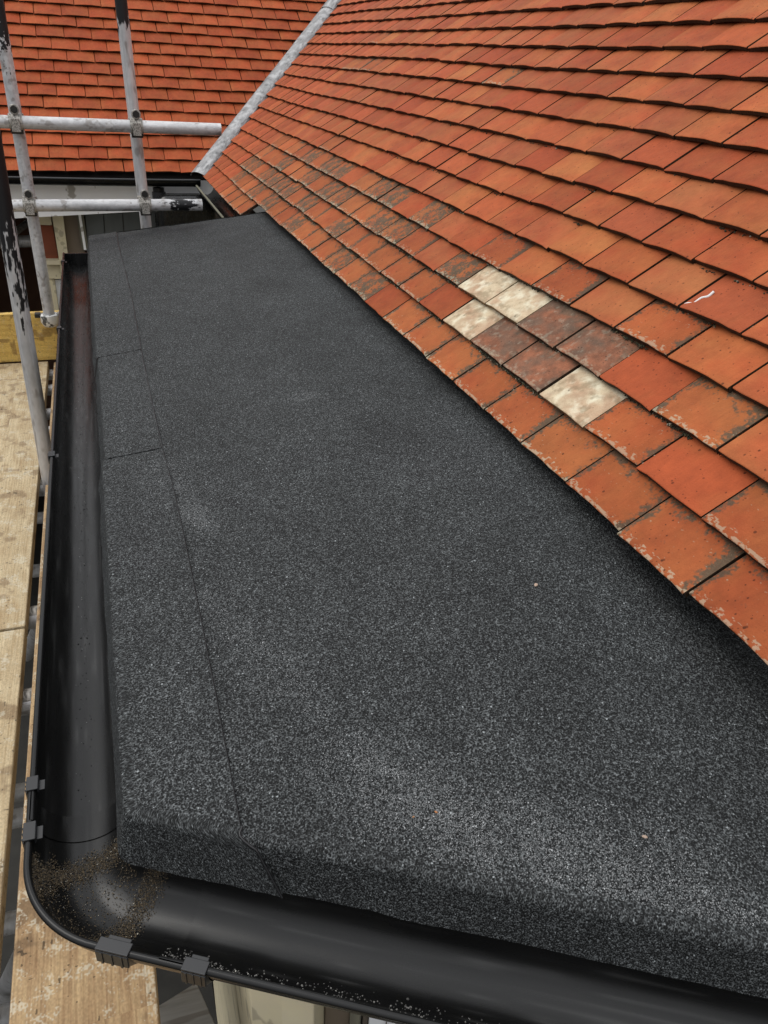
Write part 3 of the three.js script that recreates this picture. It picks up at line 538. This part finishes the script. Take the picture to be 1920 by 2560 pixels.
// ------------------------------------------------------------------ rear house under the red roof
{
  const rear = thing('rear_house_wall', 'rear house front in cream render with white fascia, brick panel and grey cladding', 'wall', [0, -4.2, -5.6]);
  const ZF = -5.36, ZW = -5.5;
  const quad = (pts, z, th, mat, name, parent = rear, uvs = 1) => { const g = metreUV(prism(pts.map(p => { const h = hit(p[0], p[1], 'z', z); return [h.x, h.y + 4.2]; }), z + 5.6 - th, z + 5.6), uvs); return part(name, g, mat, parent); };
  quad([[-500, 585], [20, 547], [345, 529], [560, 518], [560, 452], [-500, 440]], ZF, 0.02, whitePaint, 'fascia');
  quad([[127, 520], [163, 745], [172, 800], [183, 800], [170, 640], [155, 520]], ZW, 0.12, cream, 'pilaster');
  quad([[88, 520], [97, 562], [130, 563], [124, 520]], ZW - 0.03, 0.1, cream, 'lintel');
  quad([[97, 563.5], [112, 651], [147, 651], [131, 563.5]], ZW - 0.05, 0.08, brickRed, 'brick_panel');
  quad([[111, 652], [114, 662], [151, 662], [149, 652]], ZW + 0.02, 0.14, cream, 'sill');
  quad([[115, 663], [121, 697], [157, 697], [151, 663]], ZW - 0.03, 0.1, cream, 'wall_panel');
  quad([[121, 698], [139, 800], [150, 800], [136, 698]], ZW - 0.04, 0.1, cream, 'reveal');
  const w = quad([[137, 699], [151, 800], [180, 800], [160, 699]], ZW - 0.06, 0.05, upvc, 'window_frame');
  quad([[151, 708], [158, 748], [163, 748], [156, 708]], ZW - 0.056, 0.02, glass, 'window_pane', w);
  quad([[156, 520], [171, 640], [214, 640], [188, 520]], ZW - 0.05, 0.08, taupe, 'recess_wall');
  quad([[188.5, 520], [206, 625], [221, 625], [206, 520]], ZW - 0.02, 0.07, oldTimber, 'post');
  quad([[193, 520], [210, 625], [216, 625], [200, 520]], ZW - 0.012, 0.02, whitePaint, 'post_trim');
  const xs = [212, 258, 306, 352, 398, 446];
  for (let i = 0; i < 5; i++) quad([[xs[i], 515], [xs[i] + 10, 650], [xs[i + 1] + 8, 650], [xs[i + 1] - 1.8, 515]], ZW - 0.04 - 0.004 * (i & 1), 0.03, greyPanel, 'cladding_panel');
  quad([[206, 515], [225, 660], [620, 660], [620, 515]], ZW - 0.09, 0.03, darkTimber, 'cladding_backing');
  // solid walls round the dark covered opening, so that no sky comes through
  const wall = (w0, h0, d0, x, y, z, m = houseBrick, n = 'wall') => part(n, metreUV(box(w0, h0, d0, x, y + 4.2, z + 5.6, 0.003)), m, rear);
  wall(3.6, 3.3, 0.1, -1.0, -2.55, -9.6, houseBrick); wall(0.1, 3.3, 3.9, -2.6, -2.55, -7.6, houseBrick); wall(0.1, 3.3, 3.9, 0.62, -2.55, -7.6, houseBrick); wall(3.6, 0.05, 4.1, -1.0, -0.86, -7.55, oldTimber, 'soffit'); wall(1.4, 3.3, 0.1, -2.2, -2.55, -5.6, cream);
  wall(0.9, 2.2, 0.1, 0.28, -2.9, -5.62, cream);
}
{ // scaffold pipes in the covered opening
  const a = hit(28, 588, 'z', -6.0), b = hit(75, 553, 'z', -6.3), c = hit(20, 604, 'z', -6.1), d = hit(120, 604, 'z', -6.1);
  solo('stored_pole', new THREE.CylinderGeometry(0.024, 0.024, a.distanceTo(b) + 0.5, 14).applyQuaternion(new THREE.Quaternion().setFromUnitVectors(V(0, 1, 0), b.clone().sub(a).normalize())).translate((a.x + b.x) / 2, (a.y + b.y) / 2, (a.z + b.z) / 2), galv[0], 'slanted grey pole in the dark opening beyond the scaffold', 'pole');
  solo('stored_pole', new THREE.CylinderGeometry(0.04, 0.04, 1.3, 14).rotateZ(Math.PI / 2).translate((c.x + d.x) / 2 - 0.3, c.y, -6.1), galv[1], 'level grey pipe in the dark opening beyond the scaffold', 'pole');
}
{ // rear gutter, downpipe and a dark box for the shaded recess
  const g = thing('rear_gutter', 'black gutter along the red tiled eave above the white fascia', 'gutter', [0, -0.70, -5.275]);
  const R = 0.037, prof = []; for (let i = 0; i <= 18; i++) prof.push([i / 18 * Math.PI, R]); for (let i = 18; i >= 0; i--) prof.push([i / 18 * Math.PI, R + 0.0025]); prof.push(prof[0]);
  part('gutter_run', gridGeo(prof.length - 1, 40, (u, v, i) => ({ p: V(mix(-1.9, 0.62, v), -Math.sin(prof[i][0]) * prof[i][1] + 0.006 * Math.sin(v * 5), Math.cos(prof[i][0]) * prof[i][1]), uv: [u * 0.2, v * 2.4] })), pvc, g);
  part('lip', gridGeo(8, 40, (u, v) => ({ p: V(mix(-1.9, 0.62, v), 0.003 + 0.006 * Math.sin(v * 5) + 0.007 * Math.sin(u * 6.2832), R + 0.002 - 0.007 * Math.cos(u * 6.2832)), uv: [u * 0.03, v * 2.4] })), pvcRib, g);
  const p = hit(396, 470, 'z', -5.27), d = thing('downpipe', 'black downpipe against the white fascia, with a dark box for the shaded recess', 'downpipe', [p.x, -4.2, -5.27]);
  const path = new THREE.CatmullRomCurve3([V(0, 3.45, 0), V(0, 3.36, 0), V(0, 3.2, 0), V(0.03, 3.08, -0.01), V(0.08, 2.98, -0.02)]);
  part('pipe', new THREE.TubeGeometry(path, 24, 0.034, 16), pvc, d);
  part('collar', new THREE.CylinderGeometry(0.041, 0.041, 0.05, 18).translate(0, 3.40, 0), pvcRib, d);
  const hp = hit(390, 505, 'z', -5.12), hq = hit(545, 590, 'z', -5.12);
  part('recess_shade_box', new RoundedBoxGeometry(Math.abs(hq.x - hp.x), Math.abs(hp.y - hq.y) + 0.16, 0.2, 5, 0.07).translate((hp.x + hq.x) / 2 - p.x, (hp.y + hq.y) / 2 + 4.2 - 0.05, 0.05), pvc, d);  // black box, rounded like a rainwater head, stands for the shaded recess
  part('pipe', new THREE.CylinderGeometry(0.034, 0.034, 2.9, 16).translate(0.2, 1.45, 0.02), pvc, d);
}
{ // eave gutter and fascia of the main roof past the end of the felt
  const e = thing('eave_gutter', 'short black gutter and weathered fascia under the orange eave beyond the felt', 'gutter', [0.645, -0.78, -4.55]);
  const R = 0.05, prof = []; for (let i = 0; i <= 16; i++) prof.push([i / 16 * Math.PI, R]); for (let i = 16; i >= 0; i--) prof.push([i / 16 * Math.PI, R + 0.0025]); prof.push(prof[0]);
  part('gutter_run', gridGeo(prof.length - 1, 20, (u, v, i) => ({ p: V(-Math.cos(prof[i][0]) * prof[i][1] - 0.0, 0.045 - Math.sin(prof[i][0]) * prof[i][1], mix(-0.68, 0.72, v)), uv: [u * 0.2, v] })), pvc, e);
  part('gutter_lip', gridGeo(8, 20, (u, v) => ({ p: V(-R - 0.002 + 0.006 * Math.cos(u * 6.2832), 0.047 + 0.006 * Math.sin(u * 6.2832), mix(-0.68, 0.72, v)), uv: [u * 0.03, v] })), oldTimber, e);
  part('fascia', box(0.02, 0.2, 1.4, 0.075, 0.0, 0.02, 0.002), darkTimber, e);
  part('wall', metreUV(box(0.1, 3.3, 1.5, 0.16, -1.76, 0.0, 0.003)), cream, e);
}

// ------------------------------------------------------------------ scaffold
const TR = 0.02415;
function tubeGeo(len) { const g = new THREE.CylinderGeometry(TR, TR, len, 28, 1, true), i = new THREE.CylinderGeometry(TR - 0.004, TR - 0.004, len, 28, 1, true); const ring = new THREE.RingGeometry(TR - 0.004, TR, 28), t = ring.clone().rotateX(-Math.PI / 2).translate(0, len / 2, 0), b = ring.clone().rotateX(Math.PI / 2).translate(0, -len / 2, 0); const idx = i.index.array; for (let k = 0; k < idx.length; k += 3) { const q = idx[k]; idx[k] = idx[k + 1]; idx[k + 1] = q; } i.attributes.normal.array.forEach((v, k, a) => { a[k] = -v; }); return mergeGeometries([g, i, t, b]); }
function tube(a, b, mat, label, group) {
  const d = b.clone().sub(a), m = solo('scaffold_tube', tubeGeo(d.length()), mat, label, 'scaffold tube', group);
  m.position.copy(a).addScaledVector(d, 0.5); m.quaternion.setFromUnitVectors(V(0, 1, 0), d.normalize()); return m;
}
const zS = -3.785;
const sA0 = hit(124, 792, 'z', zS), sA1 = hit(3, 70, 'z', zS), sA = (y) => { const t = (y - sA0.y) / (sA1.y - sA0.y); return V(mix(sA0.x, sA1.x, t), y, zS); };
const zB = -3.85, sB0 = hit(366, 570, 'z', zB), sB1 = hit(303, 10, 'z', zB), sB = y => { const t = (y - sB0.y) / (sB1.y - sB0.y); return V(mix(sB0.x, sB1.x, t), y, zB); };
const zCc = -2.58, sC = y => V(-0.2665 + (y + 1.3) * 0.016, y, zCc);
tube(V(sA(-1.09).x, -1.09, zS), sA(0.55), tubeMat(21, [0.57, 0.72]), 'upright tube ending in a white coupler above the yellow toe board');
tube(sB(-4.2), sB(0.55), tubeMat(22, [0.888, 0.908]), 'upright tube rising behind the far edge of the black felt');
tube(sC(-4.2), sC(0.25), tubeMat(23, [0.76, 0.87]), 'upright tube with flaking black paint standing between the boards');
// guard rails with couplers
const zR = zS + 2 * TR + 0.006;
const r1a = hit(0, 304, 'z', zR), r1b = hit(552, 324, 'z', zR), r2a = hit(0, 514, 'z', zR), r2b = hit(505, 512, 'z', zR);
const ext = (a, b, l) => a.clone().addScaledVector(b.clone().sub(a).normalize(), -l);
tube(ext(r1a, r1b, 1.2), r1b, tubeMat(31), 'upper level guard rail tube crossing in front of the red tiles');
tube(ext(r2a, r2b, 1.2), r2b, tubeMat(32, [0.955, 0.022, 1]), 'lower level guard rail tube in front of the white fascia');
function coupler(p, label) {
  const o = thing('scaffold_coupler', label, 'coupler', [p.x, p.y, p.z], 'couplers on the guard rails');
  const band = (axis, w, r, x, y, z, mat, n) => { const g = new THREE.CylinderGeometry(r, r, w, 22, 1, false); if (axis === 'x') g.rotateZ(Math.PI / 2); g.translate(x, y, z); return part(n, g, mat, o); };
  band('x', 0.05, TR + 0.005, 0, 0, 0, couplerMat, 'rail_jaw'); band('y', 0.055, TR + 0.005, 0, 0, -2 * TR - 0.003, couplerMat, 'standard_jaw');
  const bolt = part('bolt', new THREE.CylinderGeometry(0.014, 0.014, 0.028, 6).rotateX(Math.PI / 2).translate(0.002, TR + 0.022, 0.008), darkSteel, o);
  part('washer', new THREE.TorusGeometry(0.015, 0.004, 8, 18).translate(0.002, TR + 0.022, 0.016), couplerMat, bolt);
  part('flap', box(0.032, 0.05, 0.008, 0, -0.008, TR + 0.008, 0.003), couplerMat, o);
  part('hinge', new THREE.CylinderGeometry(0.009, 0.009, 0.045, 10).rotateZ(Math.PI / 2).translate(0, -TR - 0.009, 0.006), darkSteel, o);
}
const lerpTo = (a, b, x) => a.clone().lerp(b, (x - a.x) / (b.x - a.x));
{ const yA1 = lerpTo(r1a, r1b, sA(-0.2).x), yB1 = lerpTo(r1a, r1b, sB(-0.2).x), yA2 = lerpTo(r2a, r2b, sA(-0.6).x), yB2 = lerpTo(r2a, r2b, sB(-0.6).x);
  yA1.x = sA(yA1.y).x; yB1.x = sB(yB1.y).x; yA2.x = sA(yA2.y).x; yB2.x = sB(yB2.y).x;
  coupler(yA1, 'coupler holding upper rail to the upright above the toe board'); coupler(yB1, 'coupler holding upper rail to the upright behind the felt'); coupler(yA2, 'coupler holding lower rail to the upright above the toe board'); coupler(yB2, 'coupler holding lower rail to the upright behind the felt'); }
{ // foot coupler on the toe board
  const o = thing('board_coupler', 'pale cup coupler at the foot of an upright on the yellow board', 'coupler', [sA(-1.1).x, -1.09, zS]);
  part('cup', new THREE.LatheGeometry([[0.012, -0.045], [0.03, -0.038], [0.04, -0.02], [0.041, 0.012], [0.036, 0.016], [TR + 0.001, 0.016]].map(a => new THREE.Vector2(...a)), 26), std({ map: colourTexture(128, 64, (u, v) => { const d = step(0.55, 0.62, fbm(u * 10, v * 6, 47)), c = mix(0.7, 0.08, d); return [c, c, c * 0.97]; }), roughness: 0.5, metalness: 0.3 }), o);
  part('lug', box(0.026, 0.02, 0.03, -0.048, 0.012, 0, 0.004), darkSteel, o); part('lug', box(0.022, 0.016, 0.03, 0.046, 0.014, 0, 0.004), couplerMat, o);
}
// boards, tops at deck level
const DY = -1.30, BT = 0.038;
function board(x0, x1, z0, z1, mat, label, group, seed = 1) {
  const n = Math.max(8, Math.round((z1 - z0) / 0.05)), r = rng(seed * 51 + 5), g0 = new RoundedBoxGeometry(x1 - x0, BT, z1 - z0, 2, 0.004), o = thing('scaffold_board', label, 'board', [(x0 + x1) / 2, DY - BT, (z0 + z1) / 2], group);
  const off = r() * 3; g0.translate(0, BT / 2, 0); metreUV(g0); const uv = g0.attributes.uv; for (let i = 0; i < uv.count; i++) uv.setXY(i, uv.getX(i) + off, uv.getY(i) + off * 1.7);
  part('plank', g0, mat, o);
  return o;
}
board(-0.527, -0.303, -3.80, -1.769, boardMat, 'long pale board beside the gap, from the toe board to the butt joint', null, 1);
board(-0.527, -0.303, -1.760, 0.6, boardMat, 'pale board beside the gap, on the open side of the butt joint', null, 2);
board(-0.760, -0.536, -3.80, 0.6, boardMat, 'pale board along the outer side of the deck', null, 3);
board(-0.278, -0.060, -2.545, 0.5, boardMat2, 'brown weathered board running under the gutter corner', null, 4);
board(-0.278, -0.060, -3.78, -2.615, boardMat2, 'brown weathered board under the gutter, ending at the toe board', null, 5);
{ const o = thing('toe_board', 'yellow timber toe board standing across the end of the deck', 'board', [-0.55, DY, -3.85]); part('plank', metreUV(new RoundedBoxGeometry(1.25, 0.222, 0.036, 2, 0.003).rotateZ(0.0)).rotateZ(0).translate(0.12, 0.112, 0.02), toeMat, o); o.children[0].geometry.attributes.uv.array.forEach((v, i, a) => { if (i % 2 === 0) { const t = a[i]; a[i] = a[i + 1]; a[i + 1] = t; } }); }
// transoms and pipes seen in the gap between the boards
{
  const yT = DY - BT - TR - 0.002, zs = [924, 961, 1020, 1065, 1204, 1522, 1728];
  zs.forEach((py, i) => { const h = hit(118, py, 'y', yT + TR); tube(V(-1.3, yT, h.z), V(0.1 - 0.06 * (i % 3), yT, h.z + 0.01), galv[i % 3], 'transom tube under the boards, showing in the gap', 'transoms under the deck'); });
  for (const [px, py] of [[110, 1290], [100, 1421], [50, 1972], [45, 2035], [30, 2293], [40, 2517]]) { const h = hit(px, py, 'y', yT - 0.35); tube(V(-1.2, h.y, h.z - 0.02), V(-0.2, h.y, h.z + 0.02), galv[(px / 10 | 0) % 3], 'low tube deep below the boards', 'tubes below the deck'); }
  const h1 = hit(110, 1545, 'y', yT - 0.1), h2 = hit(85, 1600, 'y', yT - 0.45); tube(h1.clone().add(h1.clone().sub(h2).setLength(0.05)), h2.clone().add(h2.clone().sub(h1).setLength(0.5)), galv[1], 'slanting brace tube below the gap, by the butt joint');
  const h3 = hit(48, 2420, 'y', yT - 0.2), h4 = hit(15, 2480, 'y', yT - 0.5); tube(h3.clone().add(h3.clone().sub(h4).setLength(0.2)), h4.clone().add(h4.clone().sub(h3).setLength(0.5)), galv[0], 'slanting brace tube below the brown board');
  for (const py of [1522, 1728, 1204]) { const h = hit(105, py, 'y', yT + TR), o = thing('scaffold_coupler', 'coupler clamped on a transom in the gap between boards', 'coupler', [-0.284, yT, h.z], 'couplers in the gap'); part('jaw', new THREE.CylinderGeometry(TR + 0.007, TR + 0.007, 0.04, 20).rotateZ(Math.PI / 2), couplerMat, o); part('bolt', new THREE.CylinderGeometry(0.008, 0.008, 0.05, 8).translate(0.01, -0.02, 0.034), darkSteel, o); }
}
{ // pale sheet leaning by the window below the board edge
  const c = hit(452, 2600, 'y', -1.75), g = metreUV(new RoundedBoxGeometry(0.14, 0.01, 0.16, 2, 0.002).rotateX(0.2).rotateY(0.3)); const o = solo('metal_sheet', g, galv[2], 'scuffed silver sheet lying below the brown board', 'sheet'); o.position.set(c.x, c.y, c.z);
}

// ------------------------------------------------------------------ small things lying about
{
  const r = rng(3131);
  for (const [px, py, s, col] of [[1340, 1462, 0.003, [0.4, 0.29, 0.22]], [1090, 2030, 0.0014, [0.35, 0.15, 0.06]], [1034, 2042, 0.0012, [0.3, 0.16, 0.08]], [1612, 2092, 0.0022, [0.35, 0.26, 0.2]]]) {
    let p = hit(px, py, 'y', -0.68); for (let i = 0; i < 6; i++) p = hit(px, py, 'y', H(p.x, p.z) + 0.0006);
    const g = new THREE.DodecahedronGeometry(s, 0), a = g.attributes.position; for (let i = 0; i < a.count; i++) a.setXYZ(i, a.getX(i) * 1.5, a.getY(i) * 0.6, a.getZ(i)); g.computeVertexNormals();
    const m = solo('clay_chip', g, std({ color: rgb(...col), roughness: 0.9 }), 'tiny chip of tile lying on the black felt', 'chip', 'chips on the felt'); m.position.copy(p); m.rotation.y = r() * 6;
  }
  // bird dropping across a joint of the tiles
  const n = V(-Math.sin(ALPHA), Math.cos(ALPHA), 0), d0 = n.dot(V(EX, EY, 0)); const onRoof = (px, py) => { const d = rayOf(px, py); return d.multiplyScalar(d0 / d.dot(n)); };
  const pts = [[1783, 726], [1768, 738], [1752, 742], [1738, 752], [1722, 764], [1712, 768], [1706, 762], [1716, 756], [1730, 756]].map(([x, y]) => onRoof(x, y).addScaledVector(n, -0.0035));
  solo('bird_dropping', new THREE.TubeGeometry(new THREE.CatmullRomCurve3(pts), 48, 0.0026, 6), std({ color: rgb(0.72, 0.7, 0.68), roughness: 0.7 }), 'white curl of bird dropping on an orange tile joint', 'dropping');
}

renderer.render(scene, camera);
